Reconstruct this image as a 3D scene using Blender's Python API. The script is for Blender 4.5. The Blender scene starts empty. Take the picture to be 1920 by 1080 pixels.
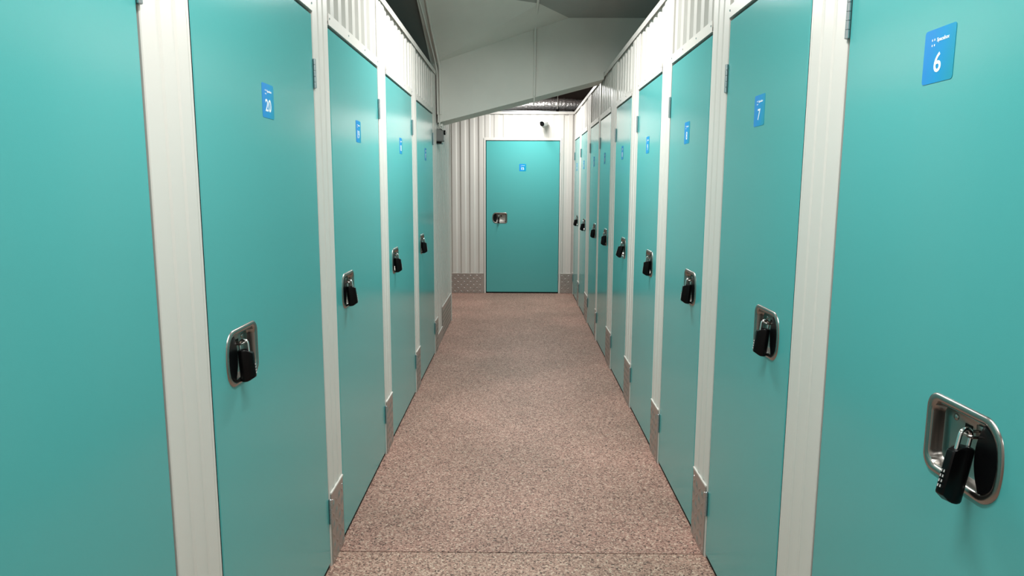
import bpy, math, random
from mathutils import Vector, Matrix
random.seed(7)
S = bpy.context.scene
COL = S.collection

# ------------------------------------------------------------------ camera
cam_d = bpy.data.cameras.new('camera')
cam = bpy.data.objects.new('camera', cam_d)
COL.objects.link(cam)
S.camera = cam
cam_d.sensor_width = 36.0
cam_d.lens = 1307.0 / 1920.0 * 36.0
cam_d.clip_start = 0.02
cam_d.clip_end = 60
_p, _y, _r = (math.radians(a) for a in (8.38, -0.42, -0.23))
fwd = Vector((math.sin(_y) * math.cos(_p), math.cos(_y) * math.cos(_p), -math.sin(_p)))
rgt = Vector((math.cos(_y), -math.sin(_y), 0))
dwn = fwd.cross(rgt)
r2 = math.cos(_r) * rgt + math.sin(_r) * dwn
d2 = -math.sin(_r) * rgt + math.cos(_r) * dwn
M = Matrix((r2, -d2, -fwd)).transposed().to_4x4()
M.translation = (0, 0, 1.427)
cam.matrix_world = M

# ------------------------------------------------------------------ world, exposure, lamp power
w = bpy.data.worlds.new('world')
S.world = w
w.use_nodes = True
w.node_tree.nodes['Background'].inputs[0].default_value = (0.9, 0.95, 1.0, 1)
w.node_tree.nodes['Background'].inputs[1].default_value = 0.02
S.view_settings.view_transform = 'Standard'
S.view_settings.look = 'None'
S.view_settings.gamma = 1.0
S.view_settings.use_curve_mapping = False
S.view_settings.exposure = 0.0
LAMPS = [  # x, y, z, watts, label
    (0.0, -1.60, 2.64, 22, 'white batten lamp hanging over the entrance end of the corridor'),
    (0.0, 1.20, 2.64, 31, 'white batten lamp hanging just above the viewer, between doors 6 and 20'),
    (0.0, 3.85, 2.63, 45, 'white batten lamp hanging before the sloping beam, above door 18'),
    (0.14, 8.32, 2.58, 40, 'white batten lamp hidden behind the sloping beam near the back wall'),
]

# ------------------------------------------------------------------ constants (metres)
XL, XR, YB = -0.696, 0.735, 9.21
TOP = 2.365
DOOR_H = 1.994
CEIL = 2.81
BEAM_Y0, BEAM_Y1 = 6.08, 6.42
def beam_z(x): return 2.1284 + 0.2575 * x

# ------------------------------------------------------------------ materials
def lin(c):
    return tuple(((v / 255) / 12.92 if v / 255 <= 0.04045 else ((v / 255 + 0.055) / 1.055) ** 2.4) for v in c) + (1,)

def mat(name, col, rough=0.5, metal=0.0, spec=0.5, bump=None, coat=0.0, vary=0.0, emit=None):
    m = bpy.data.materials.new(name)
    m.use_nodes = True
    nt = m.node_tree
    b = nt.nodes['Principled BSDF']
    b.inputs['Base Color'].default_value = col
    b.inputs['Roughness'].default_value = rough
    b.inputs['Metallic'].default_value = metal
    b.inputs['Specular IOR Level'].default_value = spec
    b.inputs['Coat Weight'].default_value = coat
    tc = nt.nodes.new('ShaderNodeNewGeometry')
    if vary:
        n = nt.nodes.new('ShaderNodeTexNoise')
        n.inputs['Scale'].default_value = 3.0
        n.inputs['Detail'].default_value = 5
        nt.links.new(tc.outputs['Position'], n.inputs['Vector'])
        mx = nt.nodes.new('ShaderNodeMix')
        mx.data_type = 'RGBA'
        mx.inputs['A'].default_value = tuple(c * (1 - vary) for c in col[:3]) + (1,)
        mx.inputs['B'].default_value = tuple(min(1, c * (1 + vary)) for c in col[:3]) + (1,)
        nt.links.new(n.outputs['Fac'], mx.inputs['Factor'])
        nt.links.new(mx.outputs['Result'], b.inputs['Base Color'])
    if bump:
        n = nt.nodes.new('ShaderNodeTexNoise')
        n.inputs['Scale'].default_value = bump[0]
        n.inputs['Detail'].default_value = 2
        nt.links.new(tc.outputs['Position'], n.inputs['Vector'])
        bp = nt.nodes.new('ShaderNodeBump')
        bp.inputs['Strength'].default_value = bump[1]
        bp.inputs['Distance'].default_value = bump[2]
        nt.links.new(n.outputs['Fac'], bp.inputs['Height'])
        nt.links.new(bp.outputs['Normal'], b.inputs['Normal'])
    if emit:
        b.inputs['Emission Color'].default_value = (1, 0.98, 0.94, 1)
        b.inputs['Emission Strength'].default_value = emit
    return m

MT = {}
MT['teal'] = mat('teal_powder_coat', (0.090, 0.425, 0.424, 1), 0.17, spec=0.45, bump=(700, 0.14, 0.0005))
MT['white'] = mat('white_sheet_metal', (0.66, 0.64, 0.605, 1), 0.30, spec=0.5, vary=0.03)
MT['frame'] = mat('white_frame_paint', (0.72, 0.695, 0.655, 1), 0.36, spec=0.5, vary=0.03)
MT['steel'] = mat('brushed_steel', (0.34, 0.325, 0.305, 1), 0.27, metal=1.0, bump=(300, 0.05, 0.0003))
MT['chrome'] = mat('chrome', (0.75, 0.75, 0.76, 1), 0.10, metal=1.0)
MT['tread'] = mat('aluminium_tread_plate', (0.46, 0.43, 0.41, 1), 0.34, metal=0.85, bump=(500, 0.08, 0.0004), vary=0.10)
MT['hinge'] = mat('hinge_zinc', (0.42, 0.46, 0.48, 1), 0.35, metal=0.9)
MT['black'] = mat('black_plastic', (0.003, 0.003, 0.0035, 1), 0.28, spec=0.15)
MT['gap_black'] = mat('matte_black', (0.01, 0.013, 0.012, 1), 0.7, spec=0.2)
MT['void'] = mat('dark_void', (0.012, 0.013, 0.013, 1), 0.9, spec=0.1)
MT['digit'] = mat('white_print', (0.92, 0.95, 0.97, 1), 0.5)
MT['tick'] = mat('dial_print', (0.6, 0.6, 0.6, 1), 0.5)
MT['plaster'] = mat('grey_plaster', (0.78, 0.785, 0.735, 1), 0.8, spec=0.2, bump=(25, 0.25, 0.004), vary=0.10)
MT['ceil'] = mat('ceiling_concrete', (0.42, 0.43, 0.41, 1), 0.9, spec=0.15, bump=(20, 0.3, 0.004), vary=0.12)
MT['soffit_shade'] = mat('shaded_soffit_concrete', (0.20, 0.205, 0.195, 1), 0.9, spec=0.15, bump=(20, 0.3, 0.004), vary=0.12)  # darker copy of the ceiling concrete: the soffit's shade put into its colour
MT['brown'] = mat('brown_ceiling_boards', (0.33, 0.26, 0.245, 1), 0.85, spec=0.2, vary=0.1)
MT['duct'] = mat('foil_duct', (0.85, 0.83, 0.83, 1), 0.32, metal=0.7, bump=(38, 0.9, 0.012))
MT['conduit'] = mat('white_conduit', (0.78, 0.78, 0.73, 1), 0.45)
MT['camwhite'] = mat('camera_white', (0.75, 0.75, 0.74, 1), 0.35)
MT['lens'] = mat('camera_glass', (0.004, 0.004, 0.005, 1), 0.08)
MT['box'] = mat('junction_grey', (0.22, 0.225, 0.22, 1), 0.5, vary=0.15)
MT['lampbody'] = mat('lamp_body_white', (0.8, 0.8, 0.8, 1), 0.5)
MT['diffuser'] = mat('lamp_diffuser', (0.9, 0.9, 0.9, 1), 0.6, emit=6.0)

def sticker_mat():
    m = bpy.data.materials.new('blue_sticker_print')
    m.use_nodes = True
    nt = m.node_tree
    b = nt.nodes['Principled BSDF']
    b.inputs['Roughness'].default_value = 0.5
    b.inputs['Specular IOR Level'].default_value = 0.2
    tc = nt.nodes.new('ShaderNodeTexCoord')
    sp = nt.nodes.new('ShaderNodeSeparateXYZ')
    nt.links.new(tc.outputs['Generated'], sp.inputs[0])
    ad = nt.nodes.new('ShaderNodeMath')
    ad.operation = 'MULTIPLY_ADD'
    nt.links.new(sp.outputs['Z'], ad.inputs[0])
    ad.inputs[1].default_value = -0.25
    nt.links.new(sp.outputs['X'], ad.inputs[2])
    r = nt.nodes.new('ShaderNodeValToRGB')
    r.color_ramp.elements[0].position = -0.0
    r.color_ramp.elements[0].color = (0.015, 0.26, 0.66, 1)
    r.color_ramp.elements[1].position = 0.95
    r.color_ramp.elements[1].color = (0.008, 0.31, 0.45, 1)
    e = r.color_ramp.elements.new(0.45)
    e.color = (0.0, 0.29, 0.62, 1)
    nt.links.new(ad.outputs[0], r.inputs[0])
    nt.links.new(r.outputs[0], b.inputs['Base Color'])
    return m
MT['sticker'] = sticker_mat()

def terrazzo(name, tint):
    m = bpy.data.materials.new(name)
    m.use_nodes = True
    nt = m.node_tree
    L = nt.links.new
    b = nt.nodes['Principled BSDF']
    b.inputs['Specular IOR Level'].default_value = 0.35
    g = nt.nodes.new('ShaderNodeNewGeometry')
    def vor(scale):
        v = nt.nodes.new('ShaderNodeTexVoronoi')
        v.inputs['Scale'].default_value = scale
        L(g.outputs['Position'], v.inputs['Vector'])
        s = nt.nodes.new('ShaderNodeSeparateColor')
        L(v.outputs['Color'], s.inputs[0])
        return v, s
    v1, s1 = vor(170)
    r = nt.nodes.new('ShaderNodeValToRGB')
    cr = r.color_ramp
    cr.interpolation = 'CONSTANT'
    stops = [(0.0, (0.11, 0.066, 0.055)), (0.10, (0.27, 0.165, 0.138)), (0.30, (0.42, 0.27, 0.225)), (0.55, (0.47, 0.31, 0.26)),
             (0.78, (0.56, 0.42, 0.355)), (0.93, (0.66, 0.55, 0.46))]
    cr.elements[0].position, cr.elements[0].color = stops[0][0], stops[0][1] + (1,)
    cr.elements[1].position, cr.elements[1].color = stops[-1][0], stops[-1][1] + (1,)
    for p_, c_ in stops[1:-1]:
        e = cr.elements.new(p_)
        e.color = c_ + (1,)
    L(s1.outputs[0], r.inputs[0])
    v2, s2 = vor(260)
    r2_ = nt.nodes.new('ShaderNodeValToRGB')
    r2_.color_ramp.elements[0].color = (0.75, 0.74, 0.74, 1)
    r2_.color_ramp.elements[1].color = (1.22, 1.2, 1.2, 1)
    L(s2.outputs[0], r2_.inputs[0])
    m1 = nt.nodes.new('ShaderNodeMix'); m1.data_type = 'RGBA'; m1.blend_type = 'MULTIPLY'
    m1.inputs['Factor'].default_value = 1
    L(r.outputs[0], m1.inputs['A']); L(r2_.outputs[0], m1.inputs['B'])
    n = nt.nodes.new('ShaderNodeTexNoise')
    n.inputs['Scale'].default_value = 1.6; n.inputs['Detail'].default_value = 6
    L(g.outputs['Position'], n.inputs['Vector'])
    r3 = nt.nodes.new('ShaderNodeValToRGB')
    r3.color_ramp.elements[0].position = 0.32
    r3.color_ramp.elements[0].color = (0.80, 0.80, 0.77, 1)
    r3.color_ramp.elements[1].position = 0.68
    r3.color_ramp.elements[1].color = (1.10, 1.06, 1.04, 1)
    L(n.outputs['Fac'], r3.inputs[0])
    m2 = nt.nodes.new('ShaderNodeMix'); m2.data_type = 'RGBA'; m2.blend_type = 'MULTIPLY'
    m2.inputs['Factor'].default_value = 1
    L(m1.outputs['Result'], m2.inputs['A']); L(r3.outputs[0], m2.inputs['B'])
    m3 = nt.nodes.new('ShaderNodeMix'); m3.data_type = 'RGBA'; m3.blend_type = 'MULTIPLY'
    m3.inputs['Factor'].default_value = 1
    m3.inputs['B'].default_value = tint
    L(m2.outputs['Result'], m3.inputs['A'])
    L(m3.outputs['Result'], b.inputs['Base Color'])
    b.inputs['Roughness'].default_value = 0.55
    return m
MT['floor'] = terrazzo('terrazzo_pink', (0.93, 0.84, 0.82, 1))
MT['floor2'] = terrazzo('terrazzo_pale', (0.96, 0.92, 0.88, 1))

# ------------------------------------------------------------------ mesh helpers
class MB:
    def __init__(self):
        self.v, self.f, self.m = [], [], []
        self.cur = 0
    def add(self, vs, fs):
        o = len(self.v)
        self.v += [tuple(p) for p in vs]
        for f in fs:
            self.f.append(tuple(i + o for i in f)); self.m.append(self.cur)
        return self
    def box(self, x0, x1, y0, y1, z0, z1, c=0.0):
        if c <= 0:
            vs = [(x, y, z) for x in (x0, x1) for y in (y0, y1) for z in (z0, z1)]
            fs = [(0, 1, 3, 2), (4, 6, 7, 5), (0, 4, 5, 1), (2, 3, 7, 6), (0, 2, 6, 4), (1, 5, 7, 3)]
            return self.add(vs, fs)
        # chamfered along every edge: three stacked rings in z
        def ring(z, i):
            return [(x0 + i, y0 + c, z), (x0 + c, y0 + i, z), (x1 - c, y0 + i, z), (x1 - i, y0 + c, z),
                    (x1 - i, y1 - c, z), (x1 - c, y1 - i, z), (x0 + c, y1 - i, z), (x0 + i, y1 - c, z)]
        rings = [ring(z0, c * .7), ring(z0 + c, 0), ring(z1 - c, 0), ring(z1, c * .7)]
        return self.loft(rings, True, True)
    def loft(self, rings, cap0=True, cap1=True):
        n = len(rings[0]); vs = [p for r in rings for p in r]; fs = []
        for k in range(len(rings) - 1):
            for i in range(n):
                j = (i + 1) % n
                fs.append((k * n + i, k * n + j, (k + 1) * n + j, (k + 1) * n + i))
        if cap0: fs.append(tuple(range(n - 1, -1, -1)))
        if cap1: fs.append(tuple((len(rings) - 1) * n + i for i in range(n)))
        return self.add(vs, fs)
    def prism(self, pts, a0, a1, axis='z'):
        """pts: closed 2D outline, extruded along axis"""
        def P(p, a):
            return {'z': (p[0], p[1], a), 'x': (a, p[0], p[1]), 'y': (p[0], a, p[1])}[axis]
        return self.loft([[P(p, a0) for p in pts], [P(p, a1) for p in pts]])
    def tube(self, path, r, n=10, cap=True):
        path = [Vector(p) for p in path]
        rings = []
        up = Vector((0.123, 0.456, 0.88)).normalized()
        prev = None
        for i, p in enumerate(path):
            d = (path[min(i + 1, len(path) - 1)] - path[max(i - 1, 0)]).normalized()
            if prev is None:
                a = d.cross(up).normalized()
            else:
                a = (prev - d * prev.dot(d)).normalized()
            prev = a
            b = d.cross(a)
            rings.append([tuple(p + r * (math.cos(2 * math.pi * k / n) * a + math.sin(2 * math.pi * k / n) * b)) for k in range(n)])
        return self.loft(rings, cap, cap)
    def lathe(self, c, axis, prof, n=16):
        """prof: (distance along axis, radius)"""
        c = Vector(c); d = Vector(axis).normalized()
        a = d.orthogonal().normalized(); b = d.cross(a)
        rings = [[tuple(c + d * t + max(r, 1e-5) * (math.cos(2 * math.pi * k / n) * a + math.sin(2 * math.pi * k / n) * b)) for k in range(n)] for t, r in prof]
        return self.loft(rings)
    def mesh(self, name, mats, smooth=None):
        me = bpy.data.meshes.new(name)
        me.from_pydata(self.v, [], self.f)
        for m in (mats if isinstance(mats, (list, tuple)) else [mats]):
            me.materials.append(MT[m])
        me.polygons.foreach_set('material_index', self.m)
        import bmesh
        bm = bmesh.new(); bm.from_mesh(me)
        bmesh.ops.recalc_face_normals(bm, faces=bm.faces)
        if smooth is not None:
            for f in bm.faces: f.smooth = True
            for e in bm.edges:
                e.smooth = len(e.link_faces) == 2 and e.calc_face_angle(0) < math.radians(smooth)
        bm.to_mesh(me); bm.free()
        me.update()
        return me

def link(name, me, parent=None, loc=(0, 0, 0), rz=0.0, rx=0.0):
    o = bpy.data.objects.new(name, me)
    COL.objects.link(o)
    o.location = loc
    o.rotation_euler = (rx, 0, rz)
    if parent: o.parent = parent
    return o

def empty(name, loc, rz=0.0):
    o = bpy.data.objects.new(name, None)
    COL.objects.link(o)
    o.location = loc
    o.rotation_euler = (0, 0, rz)
    o.empty_display_size = 0.05
    return o

def tag(o, label, cat, group=None):
    o['label'] = label; o['category'] = cat
    if group: o['group'] = group
    return o

def struct(o):
    o['kind'] = 'structure'
    return o

# ================================================================== FLOOR
JY = 2.556
fm = MB()
fm.box(-2.65, 2.3, JY + 0.003, 9.9, -0.10, 0.0)
fm.cur = 1
fm.box(-2.65, 2.3, -3.1, JY - 0.003, -0.10, 0.0005)
fm.cur = 2
fm.box(-2.65, 2.3, JY - 0.003, JY + 0.003, -0.10, -0.006)
struct(link('floor', fm.mesh('floor', ['floor', 'floor2', 'void'])))

# ================================================================== CEILING, BEAM
cm = MB()
cm.box(-2.65, 2.3, -3.1, BEAM_Y0, CEIL, CEIL + 0.15)
ceiling = struct(link('ceiling', cm.mesh('ceiling', 'ceil')))
cm = MB()
cm.box(-2.65, 2.3, BEAM_Y1, 9.95, CEIL, CEIL + 0.15)
link('ceiling_panel', cm.mesh('ceiling_panel', 'brown'), ceiling)
# plastered haunch that runs down from the ceiling onto the beam
P1 = (-0.735, BEAM_Y0, 2.43); P2 = (0.42, BEAM_Y0, CEIL); P3 = (-0.735, 5.12, CEIL); Q = (0.16, 5.62, CEIL)
Q0 = (-0.735, BEAM_Y0, CEIL + 0.02)
def up(p): return (p[0], p[1], CEIL + 0.02)
hm = MB()
hm.add([P1, P2, P3, Q, Q0, up(P2), up(P3), up(Q)],
       [(0, 2, 3), (0, 3, 1), (0, 4, 6, 2), (0, 1, 5, 4), (4, 5, 7, 6), (2, 6, 7, 3), (3, 7, 5, 1)])

bm_ = MB()
xs = (-2.65, 2.3)
_bo = [(-0.684, beam_z(-0.684)), (0.723, beam_z(0.723)), (0.723, TOP + 0.008), (2.3, TOP + 0.008), (2.3, CEIL + 0.15), (-0.735, CEIL + 0.15), (-0.735, TOP + 0.008), (-0.684, TOP + 0.008)]
bm_.prism(_bo, BEAM_Y0, BEAM_Y1, 'y')
beam = struct(link('ceiling_beam', bm_.mesh('ceiling_beam', 'plaster')))
link('haunch', hm.mesh('haunch', 'plaster'), beam)
link('soffit', MB().prism([(5.12, CEIL + 0.02), (BEAM_Y0, 2.43), (BEAM_Y1, 2.43), (BEAM_Y1, CEIL + 0.02)], -2.64, -0.737, 'x').mesh('soffit', 'soffit_shade'), beam)

# ================================================================== WALLS
# local frame of every wall: x = viewer's right when facing the wall, -y = out into the room, z up
FR = {'left': (Vector((XL, 0, 0)), math.pi / 2), 'right': (Vector((XR, 0, 0)), -math.pi / 2), 'back': (Vector((0, YB, 0)), 0.0)}
def lx(side, pos):
    """world coordinate along the wall -> local x"""
    return {'left': pos, 'right': -pos, 'back': pos}[side]

RIBP = 0.118
def corrugated(x0, x1, z0, z1, y=0.004, depth=0.013, phase=0.0, th=0.002):
    """trapezoid sheet between local x0..x1"""
    prof = []
    seg = [(0.0, 1), (0.040, 1), (0.054, 0), (0.104, 0), (0.118, 1)]
    k0 = math.floor((x0 - phase) / RIBP) - 1
    pts = []
    for k in range(k0, int((x1 - phase) / RIBP) + 2):
        for t, s in seg[:-1]:
            pts.append((phase + k * RIBP + t, y + depth * s))
    def yat(x):
        for (a, ya), (b, yb) in zip(pts, pts[1:]):
            if a <= x <= b:
                return ya + (yb - ya) * (x - a) / (b - a)
        return y
    line = [(x0, yat(x0))] + [p for p in pts if x0 < p[0] < x1] + [(x1, yat(x1))]
    out = line + [(a, b + th) for a, b in reversed(line)]
    n = len(line)
    m = MB()
    vs = [(a, b, z0) for a, b in line] + [(a, b, z1) for a, b in line] + [(a, b + th, z0) for a, b in line] + [(a, b + th, z1) for a, b in line]
    fs = []
    for i in range(n - 1):
        fs.append((i, i + 1, n + i + 1, n + i))
        fs.append((2 * n + i, 3 * n + i, 3 * n + i + 1, 2 * n + i + 1))
        fs.append((i, 2 * n + i, 2 * n + i + 1, i + 1))
        fs.append((n + i, n + i + 1, 3 * n + i + 1, 3 * n + i))
    fs.append((0, n, 3 * n, 2 * n)); fs.append((n - 1, 3 * n - 1, 4 * n - 1, 2 * n - 1))
    m.add(vs, fs)
    return m.mesh('corrugated_panel', 'white')

def post_mesh(wd, z1, strip):
    """cover profile of a post; strip = +1/-1: side on which the narrow jamb strip lies, 0 none"""
    h = wd / 2
    pr = [(-h, 0.035), (-h, 0.0), (-h + 0.002, -0.002)]
    if wd > 0.10:
        a = -h + 0.012
        r = [-h + wd * 0.30, h - wd * 0.38]
        for c_ in r:
            pr += [(c_ - 0.016, -0.002), (c_ - 0.010, 0.0015), (c_ + 0.010, 0.0015), (c_ + 0.016, -0.002)]
        pr += [(h - 0.0160, -0.002), (h - 0.0160, 0.012), (h - 0.0128, 0.012), (h - 0.0128, -0.001)]
    pr += [(h - 0.002, -0.001), (h, 0.001), (h, 0.035)]
    if strip < 0:
        pr = [(-x, y) for x, y in pr]
    return MB().prism(pr, 0.0, z1).mesh('post', 'frame')

def tread_mesh(wd, hgt, bumps=True, th=0.004):
    """kick plate of tread metal, centre-bottom origin, front at y=-th"""
    m = MB()
    m.box(-wd / 2, wd / 2, -th, 0, 0, hgt, 0.0008)
    if bumps:
        p = 0.042
        for i in range(int(wd / p) + 1):
            for j in range(int(hgt / p) + 1):
                cx = -wd / 2 + (i + 0.5) * p; cz = (j + 0.5) * p
                if abs(cx) > wd / 2 - 0.017 or cz > hgt - 0.017: continue
                s = 1 if (i + j) % 2 else -1
                dx, dz = 0.0150, 0.0150 * s
                nx, nz = 0.0058 * s, -0.0058
                m.add([(cx - dx, -th, cz - dz), (cx + nx, -th, cz + nz), (cx + dx, -th, cz + dz), (cx - nx, -th, cz - nz), (cx, -th - 0.0042, cz)],
                      [(0, 1, 4), (1, 2, 4), (2, 3, 4), (3, 0, 4)])
    return m.mesh('kick_plate', 'tread')

SCREW = MB().lathe((0, 0, 0), (0, -1, 0), [(0, 0.0042), (0.0012, 0.0042), (0.0022, 0.0024)], 8).mesh('screw', 'chrome')

def make_wall(side, backing_rects):
    o, rz = FR[side]
    m = MB()
    for (x0, x1, z0, z1) in backing_rects:
        m.box(min(x0, x1), max(x0, x1), 0.045, 0.075, z0, z1)
    wl = struct(link('wall_' + side, m.mesh('wall_' + side, 'void'), None, o, rz))
    return wl

def kick(wl, side, a, b, hgt=0.28, bumps=True, y=-0.002):
    x0, x1 = sorted((lx(side, a), lx(side, b)))
    k = link('kick_plate', tread_mesh(x1 - x0, hgt, bumps), wl, ((x0 + x1) / 2, y, 0.002))
    # pale folded edge along the top of the plate
    link('edge_strip', MB().box(-(x1 - x0) / 2, (x1 - x0) / 2, -0.006, 0, hgt, hgt + 0.006).mesh('edge_strip', 'frame'), k)
    for sx in (-1, 1):
        for sz in (0.02, hgt - 0.03):
            link('screw', SCREW, k, (sx * ((x1 - x0) / 2 - 0.014), -0.004, sz))
    return k

def header(wl, side, a, b, ztop=TOP, phase=0.0):
    """strip, sheet and rail above one door"""
    x0, x1 = sorted((lx(side, a), lx(side, b)))
    link('header_panel', corrugated(x0, x1, 2.03, ztop - 0.004, 0.004, 0.015, phase), wl)
    wd = x1 - x0
    sm = MB()
    sm.box(-wd / 2 + 0.001, wd / 2 - 0.001, -0.005, 0.03, 2.003, 2.006)
    sm.box(-wd / 2 + 0.001, wd / 2 - 0.001, -0.005, -0.002, 2.006, 2.044)
    st = link('header_strip', sm.mesh('header_strip', 'frame'), wl, ((x0 + x1) / 2, 0, 0))
    for t in (-wd / 2 + 0.012, -wd / 6, wd / 6, wd / 2 - 0.012):
        link('screw', SCREW, st, (t, -0.005, 2.026))

def rail(wl, side, a, b, z=TOP):
    x0, x1 = sorted((lx(side, a), lx(side, b)))
    m = MB()
    m.box(x0 + 0.001, x1 - 0.001, -0.010, -0.0075, z - 0.030, z)
    m.box(x0 + 0.001, x1 - 0.001, -0.010, 0.05, z, z + 0.0025)
    link('top_rail', m.mesh('top_rail', 'white'), wl)

# ------------------------------------------------------------------ door positions: (number, near edge, far edge) along y
LEFT = [(21, 0.42, 1.325), (20, 1.540, 2.440), (19, 2.652, 3.552), (18, 3.772, 4.672), (17, 4.900, 5.800)]
RIGHT = [(6, 0.925, 1.615), (7, 1.838, 2.528), (8, 2.755, 3.445), (9, 3.677, 4.367), (10, 4.638, 5.328), (11, 5.640, 6.330),
         (12, 6.475, 7.165), (13, 7.510, 8.200), (14, 8.425, 9.115)]
BDOOR = (15, -0.412, 0.543)

# left wall -------------------------------------------------------
wl = make_wall('left', [(-3.0, 7.30, 0, TOP)])
def lpost(wl, side, a, b, z1=TOP, kick_h=0.28, strip=None, bumps=True):
    wd = abs(b - a)
    s = {'left': 1, 'right': -1, 'back': 1}[side] if strip is None else strip
    link('post', post_mesh(wd - 0.002, z1 - 0.004, s), wl, (lx(side, (a + b) / 2), 0, 0))
    if kick_h:
        kick(wl, side, a + 0.012, b - 0.016, kick_h, bumps)
G = 0.006
lpost(wl, 'left', 0.20, 0.42 - G)
for (n0, a0, b0), (n1, a1, b1) in zip(LEFT, LEFT[1:]):
    lpost(wl, 'left', b0 + G, a1 - G)
lpost(wl, 'left', 5.80 + G, 6.02)
for i, (n, a, b) in enumerate(LEFT):
    header(wl, 'left', a - G, b + G, phase=0.03 * i)
edges = [0.20] + [(p[2] + q[1]) / 2 for p, q in zip(LEFT, LEFT[1:])] + [6.02]
for a, b in zip(edges, edges[1:]):
    rail(wl, 'left', a, b)
# plain stretch behind the last door: under the beam and beyond it
link('wall_panel', corrugated(6.022, 6.42, 0.10, TOP, 0.002, 0.013, 0.01), wl)
kick(wl, 'left', 6.03, 6.42, 0.11, False, y=0.004)
link('wall_panel', corrugated(6.422, 7.30, 0.02, TOP, 0.006, 0.013, 0.05), wl)
rail(wl, 'left', 6.42, 7.30)
kick(wl, 'left', 6.43, 7.285, 0.29, True, y=0.006)
link('post', MB().box(7.282, 7.306, -0.004, 0.08, 0, TOP, 0.002).mesh('corner_trim', 'frame'), wl)
# near stretch beside and behind the viewer
link('wall_panel', corrugated(-3.0, 0.20, 0.02, TOP, 0.002, 0.013), wl)

# right wall ------------------------------------------------------
wr = make_wall('right', [(3.0, -9.2, 0, TOP)])
lpost(wr, 'right', 0.70, 0.925 - G)
for (n0, a0, b0), (n1, a1, b1) in zip(RIGHT, RIGHT[1:]):
    if n0 == 11:
        lpost(wr, 'right', b0 + G, 6.360, kick_h=0)
        lpost(wr, 'right', 6.375, a1 - G)
    else:
        lpost(wr, 'right', b0 + G, a1 - G)
lpost(wr, 'right', 9.115 + G, 9.205, kick_h=0.28)
for i, (n, a, b) in enumerate(RIGHT):
    header(wr, 'right', a - G, b + G, phase=0.027 * i)
edges = [0.70] + [(p[2] + q[1]) / 2 for p, q in zip(RIGHT, RIGHT[1:])] + [9.2]
for k, (a, b) in enumerate(zip(edges, edges[1:])):
    rail(wr, 'right', a, b)
link('wall_panel', corrugated(-0.70, 3.0, 0.02, TOP, 0.002, 0.013), wr)

# back wall -------------------------------------------------------
wb = make_wall('back', [(-2.6, XR, 0, TOP)])
link('wall_panel', corrugated(-2.58, BDOOR[1] - 0.030, 0.02, TOP - 0.004, 0.0, 0.016, 0.035), wb)
kick(wb, 'back', -1.10, BDOOR[1] - 0.034, 0.262, True, y=0.002)
kick(wb, 'back', -2.58, -1.104, 0.262, False, y=0.002)
link('post', MB().box(BDOOR[1] - 0.028, BDOOR[1] - G, -0.004, 0.04, 0, 2.0035, 0.0015).mesh('post', 'frame'), wb)
link('post', MB().box(BDOOR[2] + G, BDOOR[2] + 0.028, -0.004, 0.04, 0, 2.0035, 0.0015).mesh('post', 'frame'), wb)
link('header_strip', MB().box(BDOOR[1] - 0.028, BDOOR[2] + 0.028, -0.004, 0.03, 2.004, 2.036, 0.001).mesh('header_strip', 'frame'), wb)
link('header_panel', corrugated(BDOOR[1] - 0.028, BDOOR[2] + 0.03, 2.036, TOP - 0.004, 0.004, 0.006, 0.0), wb)
link('wall_panel', corrugated(BDOOR[2] + 0.030, XR - 0.002, 0.02, TOP - 0.004, 0.002, 0.012, 0.015), wb)
kick(wb, 'back', BDOOR[2] + 0.032, XR - 0.004, 0.262, True, y=0.002)
rail(wb, 'back', -2.58, XR)

# rest of the shell: end walls that close the place, and added bounce panels
def plain(name, x0, x1, y0, y1, z0, z1, m):
    return struct(link(name, MB().box(x0, x1, y0, y1, z0, z1).mesh(name, m)))
plain('wall_front', -2.65, 2.3, -3.1, -3.0, 0, CEIL, 'white')
plain('wall_outer_left', -2.75, -2.65, -3.1, 9.95, 0, CEIL, 'plaster')
plain('wall_outer_right', 2.3, 2.4, -3.1, 9.95, 0, CEIL, 'plaster')
plain('wall_outer_back', -2.65, 2.3, 9.85, 9.95, 0, CEIL, 'brown')
plain('bounce_panel_left', -2.64, XL - 0.08, -2.98, 6.50, TOP - 0.05, TOP - 0.03, 'white')  # light panel added over the units to bounce lamp light up
plain('bounce_panel_right', XR + 0.08, 2.29, -2.98, 9.15, TOP - 0.05, TOP - 0.03, 'white')  # the same added bounce panel over the right-hand units
plain('wall_partition', -2.64, -0.80, 6.52, 6.60, 0, CEIL, 'ceil')
plain('wall_passage', -2.64, XL - 0.078, 7.20, 7.28, 0, TOP, 'white')

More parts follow.
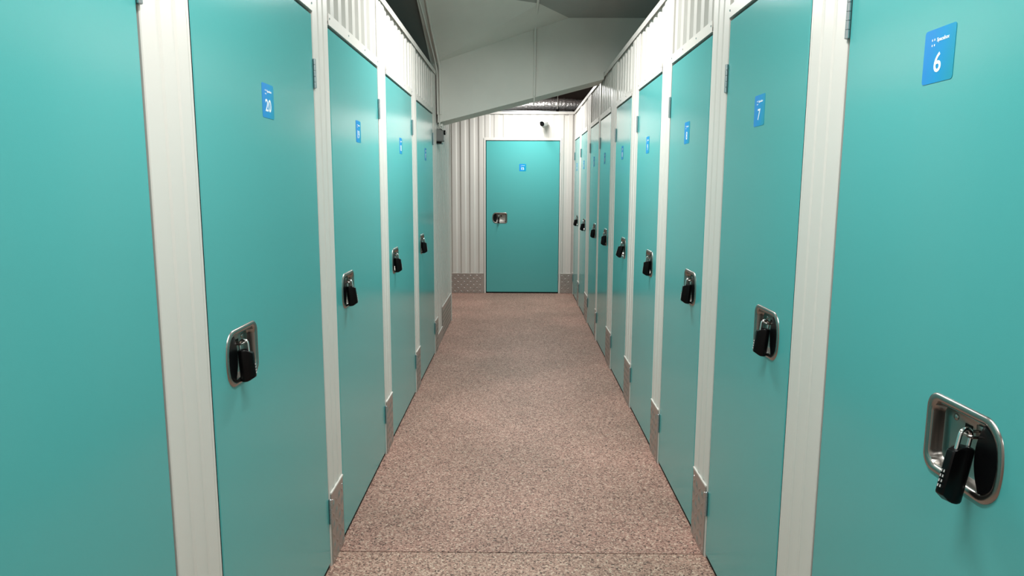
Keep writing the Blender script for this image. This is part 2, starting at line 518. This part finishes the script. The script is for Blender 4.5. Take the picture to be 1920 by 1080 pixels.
# ================================================================== DOORS
HX0, HX1, HZ = -0.0846, 0.066, 0.0556     # cut-out for the latch dish, x towards latch edge positive
LZ = 1.002                             # latch centre height
def leaf_mesh(wd, s):
    """front at y=0, centre-bottom origin; latch on side s"""
    h = wd / 2 - 0.003
    z0, z1, c, th = 0.018, DOOR_H, 0.0025, 0.042
    lc = s * (wd / 2 - 0.18)
    xa, xb = sorted((lc + s * HX0, lc + s * HX1))
    X = [-h + c, xa, xb, h - c]; Z = [z0 + c, LZ - HZ, LZ + HZ, z1 - c]
    m = MB()
    vs = [(x, 0, z) for x in X for z in Z]
    fs = [(i * 4 + j, (i + 1) * 4 + j, (i + 1) * 4 + j + 1, i * 4 + j + 1) for i in range(3) for j in range(3) if not (i == 1 and j == 1)]
    n = len(vs)
    loop = [0, 4, 8, 12, 13, 14, 15, 11, 7, 3, 2, 1]
    ha, hb = (-h, h + 0.004) if s < 0 else (-h - 0.004, h)      # closer fit on the hinge side
    for i in (0, 1, 2, 3): vs[i] = (ha + c, 0, vs[i][2])
    for i in (12, 13, 14, 15): vs[i] = (hb - c, 0, vs[i][2])
    X[0], X[3] = ha + c, hb - c
    def out(i, y):
        x, _, z = vs[i]
        return (ha if x == X[0] else hb if x == X[3] else x, y, z0 if z == Z[0] else z1 if z == Z[3] else z)
    r1 = [out(i, c) for i in loop]; r2_ = [out(i, th) for i in loop]
    allv = vs + r1 + r2_
    k = len(loop)
    for i in range(k):
        j = (i + 1) % k
        fs.append((loop[i], loop[j], n + j, n + i))
        fs.append((n + i, n + j, n + k + j, n + k + i))
    fs.append(tuple(n + k + i for i in range(k)))
    m.add(allv, fs)
    for q in range(8, len(fs) - 1):
        if (q - 8) % 2: m.m[q] = 1      # black side faces along the door gap
    return m.mesh('leaf', ['teal', 'gap_black'])

def latch_outline(d, s, n=8):
    """rounded plate, bowed on the latch side; d = inset"""
    a, b = 0.100, 0.071
    pts = []
    for (sx, sz, r) in ((1, 1, 0.034), (-1, 1, 0.027), (-1, -1, 0.027), (1, -1, 0.034)):
        cx, cz = sx * (a - r), sz * (b - r)
        a0 = {(1, 1): 0, (-1, 1): 90, (-1, -1): 180, (1, -1): 270}[(sx, sz)]
        for k in range(n + 1):
            t = math.radians(a0 + 90 * k / n)
            pts.append([cx + r * math.cos(t), cz + r * math.sin(t)])
    # extra points on the bowed side
    res = []
    last = pts[-1]; first = pts[0]
    for k in range(1, 6):
        pts.append([last[0] + (first[0] - last[0]) * k / 6, last[1] + (first[1] - last[1]) * k / 6])
    for x, z in pts:
        if x > 0: x -= 0.017 * (z / b) ** 2 * (x / a)
        res.append((s * x * (1 - d / a), z * (1 - d / b)))
    return res

def latch_mesh(s):
    m = MB()
    rings = []
    for d, y in ((0, 0.0), (0.0008, -0.0022), (0.003, -0.0040), (0.008, -0.0046), (0.0115, -0.0036), (0.0150, 0.000), (0.0168, 0.012), (0.0195, 0.0185), (0.0240, 0.0205)):
        rings.append([(x, y, z) for x, z in latch_outline(d, s)])
    m.loft(rings, False, True)
    return m.mesh('latch_plate', 'steel', 40)

def paddle_mesh(s):
    m = MB()
    N = 14; o, i = [], []
    zmax = 0.0555
    for k in range(N + 1):
        z = -zmax + 2 * zmax * k / N
        b = 0.071
        xo = 0.0875 - 0.017 * (z / b) ** 2
        e = abs(z) / zmax
        if e > 0.6: xo -= 0.020 * ((e - 0.6) / 0.4) ** 2
        xi = 0.036 + 0.016 * (z / zmax) ** 2
        o.append((s * xo, z)); i.append((s * min(xi, xo - 0.001), z))
    vs, fs = [], []
    for k in range(N + 1):
        xm = (o[k][0] + i[k][0]) / 2
        vs += [(o[k][0], -0.0034, o[k][1]), (xm, -0.0046 + 0.004 * (1 - abs(o[k][1]) / zmax), o[k][1]), (i[k][0], -0.0030, i[k][1]), (i[k][0], 0.0195, i[k][1]), (o[k][0], 0.006, o[k][1])]
    for k in range(N):
        for q in range(5):
            q2 = (q + 1) % 5
            fs.append((k * 5 + q, k * 5 + q2, (k + 1) * 5 + q2, (k + 1) * 5 + q))
    fs.append((0, 1, 2, 3, 4)); fs.append(tuple(N * 5 + q for q in (4, 3, 2, 1, 0)))
    m.add(vs, fs)
    return m.mesh('paddle', 'black', 30)

SY, SZ = -0.011, 0.031      # staple bar position relative to the latch centre
def arc_path(pts):
    return pts
def staple_mesh():
    m = MB()
    m.tube([(-0.014, 0.0200, SZ), (-0.014, -0.010, SZ), (-0.0125, SY + 0.003, SZ), (-0.009, SY, SZ), (0.009, SY, SZ), (0.0125, SY + 0.003, SZ), (0.014, -0.010, SZ), (0.014, 0.0200, SZ)], 0.0026, 8)
    m.box(-0.020, 0.020, 0.0180, 0.0203, SZ - 0.010, SZ + 0.010, 0.0008)
    return m.mesh('staple', 'steel', 40)
RIVET = MB().lathe((0, 0, 0), (0, -1, 0), [(0, 0.0062), (0.0012, 0.0060), (0.0026, 0.0042), (0.0032, 0.0015)], 12).mesh('rivet', 'steel', 50)
SLOT = MB().box(-0.009, 0.009, -0.0006, 0.0004, -0.008, 0.008).mesh('slot', 'void')

def hinge_mesh():
    m = MB()
    for k in range(5):
        z = -0.048 + k * 0.0193
        m.lathe((0, -0.005, z), (0, 0, 1), [(0, 0.0048), (0.0006, 0.0056), (0.0178, 0.0056), (0.0184, 0.0048)], 10)
    m.lathe((0, -0.005, -0.0495), (0, 0, 1), [(0, 0.002), (0.001, 0.0038), (0.098, 0.0038), (0.099, 0.002)], 8)
    m.box(-0.0025, 0.0025, -0.004, 0.030, -0.048, 0.048)
    return m.mesh('hinge', 'hinge', 40)
HINGE = hinge_mesh()

def rounded_rect(hw, hh, r, n=5):
    pts = []
    for (cx, cz, a0) in ((hw - r, hh - r, 0), (-hw + r, hh - r, 90), (-hw + r, -hh + r, 180), (hw - r, -hh + r, 270)):
        for k in range(n + 1):
            t = math.radians(a0 + 90 * k / n)
            pts.append((cx + r * math.cos(t), cz + r * math.sin(t)))
    return pts
STICKER = MB().prism(rounded_rect(0.045, 0.0465, 0.006), -0.0008, 0.0, 'y').mesh('number_sticker', 'sticker')

def text_mesh(s, size, name, bold=0.0):
    cu = bpy.data.curves.new(name, 'FONT')
    cu.body = s
    cu.size = size
    cu.align_x = 'CENTER'; cu.align_y = 'CENTER'
    cu.extrude = 0.0002
    cu.offset = bold
    cu.resolution_u = 4
    o = bpy.data.objects.new(name, cu)
    COL.objects.link(o)
    bpy.context.view_layer.update()
    dg = bpy.context.evaluated_depsgraph_get()
    me = bpy.data.meshes.new_from_object(o.evaluated_get(dg))
    bpy.data.objects.remove(o)
    me.name = name
    # centre it exactly
    xs = [v.co.x for v in me.vertices]; ys = [v.co.y for v in me.vertices]
    ox, oy = (min(xs) + max(xs)) / 2, (min(ys) + max(ys)) / 2
    for v in me.vertices:
        x, y, z = v.co
        v.co = (x - ox, -z, y - oy)
    me.materials.clear(); me.materials.append(MT['digit'])
    return me
WORD = text_mesh('Spacebox', 0.0092, 'wordmark', 0.00015)
dm = MB()
for i in (-1, 1):
    for j in (-1, 1):
        dm.prism([(i * 0.0034 + x, j * 0.0046 + z) for x, z in rounded_rect(0.0012, 0.0018, 0.0006, 2)], -0.0004, 0, 'y')
DOTS = dm.mesh('emblem', 'digit')

LATCH = {s: latch_mesh(s) for s in (-1, 1)}
PADDLE = {s: paddle_mesh(s) for s in (-1, 1)}
STAPLE = staple_mesh()
LEAF = {}

_gap = {}
def GAP(wd):  # added black strip standing in for the shade under the door
    k = round(wd, 3)
    if k not in _gap: _gap[k] = MB().box(-wd / 2 + 0.004, wd / 2 - 0.004, 0.004, 0.036, 0.001, 0.0185).mesh('gap_shade', 'gap_black')
    return _gap[k]

def make_door(side, num, a, b, label, sticker=True, hang=0.016):
    o, rz = FR[side]
    s = -1 if side != 'right' else 1
    x = lx(side, (a + b) / 2)
    wd = abs(b - a)
    loc = o + Matrix.Rotation(rz, 3, 'Z') @ Vector((x, 0, 0))
    d = empty('locker_door', loc, rz)
    tag(d, label, 'door', {'left': 'teal doors numbered 17 to 20', 'right': 'teal doors numbered 6 to 14', 'back': None}[side])
    key = (round(wd, 3), s)
    if key not in LEAF: LEAF[key] = leaf_mesh(wd, s)
    link('leaf', LEAF[key], d)
    link('gap_shade', GAP(wd), d)
    for z in (1.80, 0.22):
        link('hinge', HINGE, d, (-s * (wd / 2 + 0.0035), 0, z))
    lc = s * (wd / 2 - 0.18)
    lp = link('latch_plate', LATCH[s], d, (lc, 0, LZ))
    lp['label'] = 'steel recessed latch plate'
    link('paddle', PADDLE[s], lp)['label'] = 'black pull paddle'
    link('staple', STAPLE, lp, (s * hang, 0, 0))
    link('slot', SLOT, lp, (-s * 0.018, 0.0203, SZ - 0.006))
    for (rx_, rz_) in ((-0.052, 0.035), (-0.052, -0.022)):
        link('rivet', RIVET, lp, (s * rx_, 0.0206, rz_))
    if sticker:
        st = link('number_sticker', STICKER, d, (0, 0, 1.6555))
        st['label'] = 'blue number sticker'
        link('number', NUM(num), st, (-0.001, -0.001, -0.012))
        link('wordmark', WORD, st, (0.010, -0.001, 0.026))
        link('emblem', DOTS, st, (-0.018, -0.0008, 0.0235))
    return d, s, lc, wd

_num = {}
def NUM(n):
    if n not in _num: _num[n] = text_mesh(str(n), 0.0465, 'number', 0.0006)
    return _num[n]

# ------------------------------------------------------------------ padlock
def lock_body():
    m = MB()
    # outline in (x, y): round barrel towards the door, narrow dial wing outwards
    pts = []
    r = 0.0125; cy = -0.0205
    for k in range(15):
        t = math.radians(-38 + 256 * k / 14)
        pts.append((r * math.cos(t), cy + r * math.sin(t)))
    pts += [(-0.0072, -0.0345), (-0.0066, -0.0455), (-0.0045, -0.0475), (0.0045, -0.0475), (0.0066, -0.0455), (0.0072, -0.0345)]
    def ring(z, k, dz=0.0):
        # the wing ends higher than the barrel
        out = []
        for x, y in pts:
            f = max(0.0, min(1.0, (-y - 0.030) / 0.018))
            out.append((x * k, (y + 0.026) * k - 0.026, z + dz * f))
        return out
    m.loft([ring(-0.0670, 0.80, 0.008), ring(-0.0650, 0.95, 0.008), ring(-0.0625, 1, 0.008), ring(0.010, 1, -0.008), ring(0.013, 0.95, -0.008), ring(0.0145, 0.80, -0.008)])
    return m.mesh('body', 'black', 35)
def shackle():
    m = MB()
    R_ = 0.0105; ztop = SZ + 0.0085 - R_
    path = [(0, -0.026 - R_, 0.000), (0, -0.026 - R_, ztop)]
    for k in range(1, 10):
        t = math.pi * k / 10
        path.append((0, -0.026 - R_ * math.cos(t), ztop + R_ * math.sin(t)))
    path += [(0, -0.026 + R_, ztop), (0, -0.026 + R_, 0.000)]
    m.tube(path, 0.0030, 10)
    return m.mesh('shackle', 'chrome', 50)
def dial():
    m = MB()
    m.lathe((0, -0.0440, -0.0026), (0, 0, 1), [(0, 0.0048), (0.0006, 0.0057), (0.0046, 0.0057), (0.0052, 0.0048)], 14)
    m.cur = 1
    for sx in (-0.0026, 0.0010):
        m.box(sx, sx + 0.0012, -0.0502, -0.0490, -0.0018, 0.0018)
    return m.mesh('dial', ['black', 'tick'])
BODY, SHACKLE, DIAL = lock_body(), shackle(), dial()

def make_padlock(door, s, lc, label, tilt, yaw=0.0, hang=0.016, size=1.0):
    base = Matrix.Translation(door.location) @ Matrix.Rotation(door.rotation_euler[2], 4, 'Z')
    p = base @ Vector((lc + s * hang, SY, LZ + SZ))
    t = bpy.data.objects.new('combination_padlock', None)
    COL.objects.link(t)
    t.location = p
    t.rotation_euler = (math.radians(-tilt), 0, door.rotation_euler[2] + math.radians(yaw))
    t.empty_display_size = 0.02
    t.scale = (size, size, size)
    tag(t, label, 'padlock', 'black combination padlocks')
    off = (0, 0.026, -SZ)
    bo = link('body', BODY, t, off)
    link('shackle', SHACKLE, t, off)['label'] = 'chrome shackle'
    for k in range(4):
        link('dial', DIAL, bo, (0, 0, -0.046 + 0.0072 * k))
    return t

NTH = {6: 'first', 7: 'second', 8: 'third', 9: 'fourth', 10: 'fifth', 11: 'sixth', 12: 'seventh', 13: 'eighth', 14: 'last'}
DL = {
    21: 'teal door cut off by the picture edge, before door 20',
    20: 'wide teal door with blue sticker numbered 20',
    19: 'wide teal door between doors 20 and 18, opposite door 8',
    18: 'wide teal door between doors 19 and 17',
    17: 'teal door at the far end of the short row, beside the beam and conduit',
    6: 'large close teal door with blue sticker numbered 6',
    7: 'teal door with blue sticker numbered 7',
    8: 'teal door with small blue sticker, next beyond door 7',
    9: 'teal door second beyond door 7 in the long row',
    10: 'teal door third beyond door 7 in the long row',
    11: 'teal door just before the dark wall seam where the beam meets the long row',
    12: 'teal door just after the dark wall seam in the long row',
    13: 'narrow-looking teal door last but one in the long row',
    14: 'narrow-looking teal door ending the long row beside the back wall',
}
PL = {
    20: 'black combination padlock on the latch of door 20',
    19: 'black combination padlock on the door between doors 20 and 18',
    18: 'black combination padlock third along the row that starts with door 20',
    17: 'black combination padlock farthest along the row that starts with door 20',
    6: 'large close black combination padlock tilted outward on the latch of door 6',
    7: 'black combination padlock with chrome shackle on the latch of door 7',
    8: 'black combination padlock opposite the door between doors 20 and 18, beyond door 7',
    9: 'black combination padlock second beyond door 7',
    10: 'black combination padlock tilted outward, third beyond door 7',
    11: 'black combination padlock just before the dark wall seam',
    12: 'black combination padlock just after the dark wall seam',
    13: 'small black combination padlock last but one in the long row',
    14: 'smallest black combination padlock, nearest the back wall on the long row',
}
TILT = {6: 13, 7: 6, 8: 6, 9: 5, 10: 15, 11: 5, 12: 6, 13: 10, 14: 10, 20: 4, 19: 7, 18: 6, 17: 6}
for n, a, b in LEFT:
    d, s, lc, wd = make_door('left', n, a, b, DL[n], n != 21)
    if n != 21: make_padlock(d, s, lc, PL[n], TILT[n])
for n, a, b in RIGHT:
    d, s, lc, wd = make_door('right', n, a, b, DL[n], hang=0.023 if n == 6 else 0.016)
    make_padlock(d, s, lc, PL[n], TILT[n], yaw=18 if n == 6 else 0, hang=0.023 if n == 6 else 0.016, size=1.15 if n == 6 else 1.0)
n, a, b = BDOOR
d, s, lc, wd = make_door('back', n, a, b, 'teal door facing the viewer in the white back wall')
make_padlock(d, s, lc, 'black combination padlock on the teal door in the back wall', 3)

# ================================================================== LAMPS
LB = MB()
LB.box(-0.035, 0.035, -0.60, 0.60, 0.022, 0.065, 0.004)
LBM = LB.mesh('housing', 'lampbody')
pr = [(-0.032, 0.022), (-0.030, 0.008), (-0.020, 0.001), (0.0, -0.001), (0.020, 0.001), (0.030, 0.008), (0.032, 0.022)]
LD = MB(); LD.loft([[(x, y, z) for x, z in pr] for y in (-0.595, 0.595)])
LDM = LD.mesh('diffuser', 'diffuser')
for (x, y, z, watts, label) in LAMPS:
    t = empty('batten_lamp', (x, y, z))
    tag(t, label, 'ceiling lamp', 'batten ceiling lamps')
    link('housing', LBM, t)
    link('diffuser', LDM, t)
    for sy in (-0.45, 0.45):
        link('suspension_wire', MB().tube([(0, sy, 0.06), (0, sy, CEIL - z)], 0.002, 6).mesh('suspension_wire', 'hinge'), t)
    ld = bpy.data.lights.new('lamp_light', 'AREA')
    ld.shape = 'RECTANGLE'; ld.size = 0.06; ld.size_y = 1.18
    ld.energy = watts
    ld.color = (1.0, 0.985, 0.95)
    lo = bpy.data.objects.new('lamp_light', ld)
    COL.objects.link(lo)
    lo.location = (0, 0, -0.004)
    lo.parent = t

# ================================================================== SERVICES
# security camera on the back wall, beside the door head
sc = empty('security_camera', (0.335, YB - 0.002, 2.215))
tag(sc, 'white bullet security camera with black lens above the back wall door', 'camera')
m = MB(); m.lathe((0, 0, 0), (0, -1, 0), [(-0.004, 0.040), (0.010, 0.040), (0.018, 0.034), (0.022, 0.018), (0.05, 0.014)], 20)
link('mount', m.mesh('mount', 'camwhite', 40), sc)
ax = Vector((-0.40, -0.86, -0.16)).normalized()
c0 = Vector((0.028, -0.030, 0.006))
m = MB(); m.lathe(c0, ax, [(0, 0.020), (0.006, 0.031), (0.018, 0.034), (0.125, 0.034), (0.132, 0.031), (0.133, 0.0285)], 22)
hb = link('housing', m.mesh('housing', 'camwhite', 40), sc)
m = MB(); m.lathe(c0, ax, [(0.128, 0.030), (0.1345, 0.030), (0.1350, 0.016), (0.1365, 0.014), (0.1372, 0.004)], 22)
link('lens', m.mesh('lens', 'lens', 40), sc)['label'] = 'black lens face'
m = MB(); m.prism([(-0.037 * math.cos(math.radians(a)), 0.037 * math.sin(math.radians(a))) for a in range(20, 161, 10)] + [(0.0345 * math.cos(math.radians(a)), 0.0345 * math.sin(math.radians(a))) for a in range(20, 161, 10)], 0.02, 0.145, 'y')
me = m.mesh('hood', 'camwhite')
hd = link('hood', me, sc, c0)
hd.rotation_mode = 'QUATERNION'
hd.rotation_quaternion = ax.to_track_quat('Y', 'Z')

# silver flexible duct above the back wall
du = empty('flexible_duct', (0.3, 9.47, 2.40))
tag(du, 'silver foil flexible air duct running above the back wall', 'duct')
rings = []
N = 150; rnd = random.Random(3)
for k in range(N + 1):
    x = -1.3 + 2.3 * k / N
    rr = 0.075 + 0.004 * math.sin(x * 9) + (0.0035 if k % 3 == 0 else -0.001) + rnd.uniform(-0.0025, 0.0025)
    sag = 0.012 * math.sin(x * 4.1 + 1.0)
    rings.append([(x, rr * math.cos(2 * math.pi * q / 20) * (1 + rnd.uniform(-.02, .02)), 0.078 + sag + rr * math.sin(2 * math.pi * q / 20) * (1 + rnd.uniform(-.02, .02))) for q in range(20)])
m = MB(); m.loft(rings)
link('duct_sleeve', m.mesh('duct_sleeve', 'duct', 60), du)
m = MB(); m.tube([(0.22, -0.085, 0.41), (0.22, -0.085, 0.10), (0.215, -0.09, 0.0)], 0.004, 8)
hg = link('hanger_wire', m.mesh('hanger_wire', 'conduit'), du)
m = MB(); m.box(0.200, 0.236, -0.100, -0.078, -0.012, 0.018, 0.004); m.box(0.212, 0.224, -0.104, -0.096, -0.022, 0.0, 0.002)
link('clamp', m.mesh('clamp', 'black'), hg)
rod = link('support_rod', MB().tube([(-0.55, -0.085, -0.006), (0.42, -0.085, -0.010)], 0.006, 8).mesh('support_rod', 'hinge'), du)

# conduits on beam and haunch
def conduit(name, path, label, r=0.0105, parts=()):
    o = link(name, MB().tube(path, r, 10).mesh(name, 'conduit', 50))
    return tag(o, label, 'conduit')
yb_ = BEAM_Y0 - 0.010
def hz(x, y):
    """height of the haunch facet A at x, y"""
    a, b, c = Vector(P1), Vector(P3), Vector(Q)
    n_ = (b - a).cross(c - a)
    return a.z - (n_.x * (x - a.x) + n_.y * (y - a.y)) / n_.z
cx1 = -0.672
c1 = conduit('wall_conduit', [(cx1, 5.10, CEIL - 0.012), (cx1, 5.20, CEIL - 0.02), (cx1, 5.6, hz(cx1, 5.6) - 0.012), (cx1 + 0.008, yb_ - 0.03, hz(cx1, yb_) - 0.014), (cx1 + 0.010, yb_ - 0.004, hz(cx1, yb_) - 0.05), (cx1 + 0.012, yb_, 2.30), (cx1 + 0.015, yb_, 2.02)],
             'pale conduit running down the beam end beside door 17')
c1b = conduit('wall_conduit', [(cx1 - 0.032, 4.9, CEIL - 0.012), (cx1 - 0.030, 5.6, hz(cx1, 5.6) - 0.03), (cx1 - 0.020, 5.98, hz(cx1, 5.98) - 0.03), (cx1 - 0.012, yb_ - 0.01, hz(cx1, yb_) - 0.08), (cx1 - 0.012, yb_, 2.30), (cx1 - 0.010, yb_, 2.02)],
             'second pale conduit, close against the wall edge of the beam end', 0.007)
c2 = conduit('wall_conduit', [(0.148, 4.4, CEIL - 0.010), (0.148, 5.66, CEIL - 0.012), (0.144, yb_ - 0.05, CEIL - 0.055), (0.142, yb_ - 0.01, CEIL - 0.10), (0.141, yb_, CEIL - 0.16), (0.141, yb_, 2.40), (0.138, yb_, beam_z(0.14) + 0.01)],
             'pale conduit running down the middle of the sloping beam')
m = MB(); m.tube([(0.138, yb_, beam_z(0.14) + 0.012), (0.137, yb_ - 0.002, beam_z(0.14) - 0.035), (0.130, yb_ + 0.01, beam_z(0.14) - 0.060)], 0.005, 8)
link('cable_end', m.mesh('cable_end', 'conduit', 50), c2)

# junction box cluster under the beam end
jb = empty('junction_box', (XL + 0.002, 6.16, 1.78))
tag(jb, 'small grey electrical junction box with cable under the beam end', 'junction box')
link('box', MB().box(-0.01, 0.055, -0.045, 0.045, 0.02, 0.125, 0.006).mesh('box', 'box'), jb)
link('bracket', MB().box(-0.012, 0.04, -0.06, 0.06, 0.0, 0.014, 0.003).mesh('bracket', 'black'), jb)
m = MB(); m.tube([(0.036, -0.085, 0.27), (0.034, -0.085, 0.22), (0.024, -0.08, 0.155), (0.028, -0.07, 0.135), (0.045, -0.065, 0.125), (0.052, -0.05, 0.115)], 0.006, 8)
link('cable', m.mesh('cable', 'conduit', 60), jb)
link('knob', MB().lathe((0.055, -0.01, 0.095), (1, -0.2, 0), [(-0.01, 0.020), (0.012, 0.020), (0.016, 0.016)], 14).mesh('knob', 'black', 40), jb)
link('clip', MB().lathe((0.035, -0.02, 0.155), (0.3, -1, 0.1), [(-0.02, 0.012), (0.012, 0.014), (0.016, 0.010)], 12).mesh('clip', 'conduit', 40), jb)
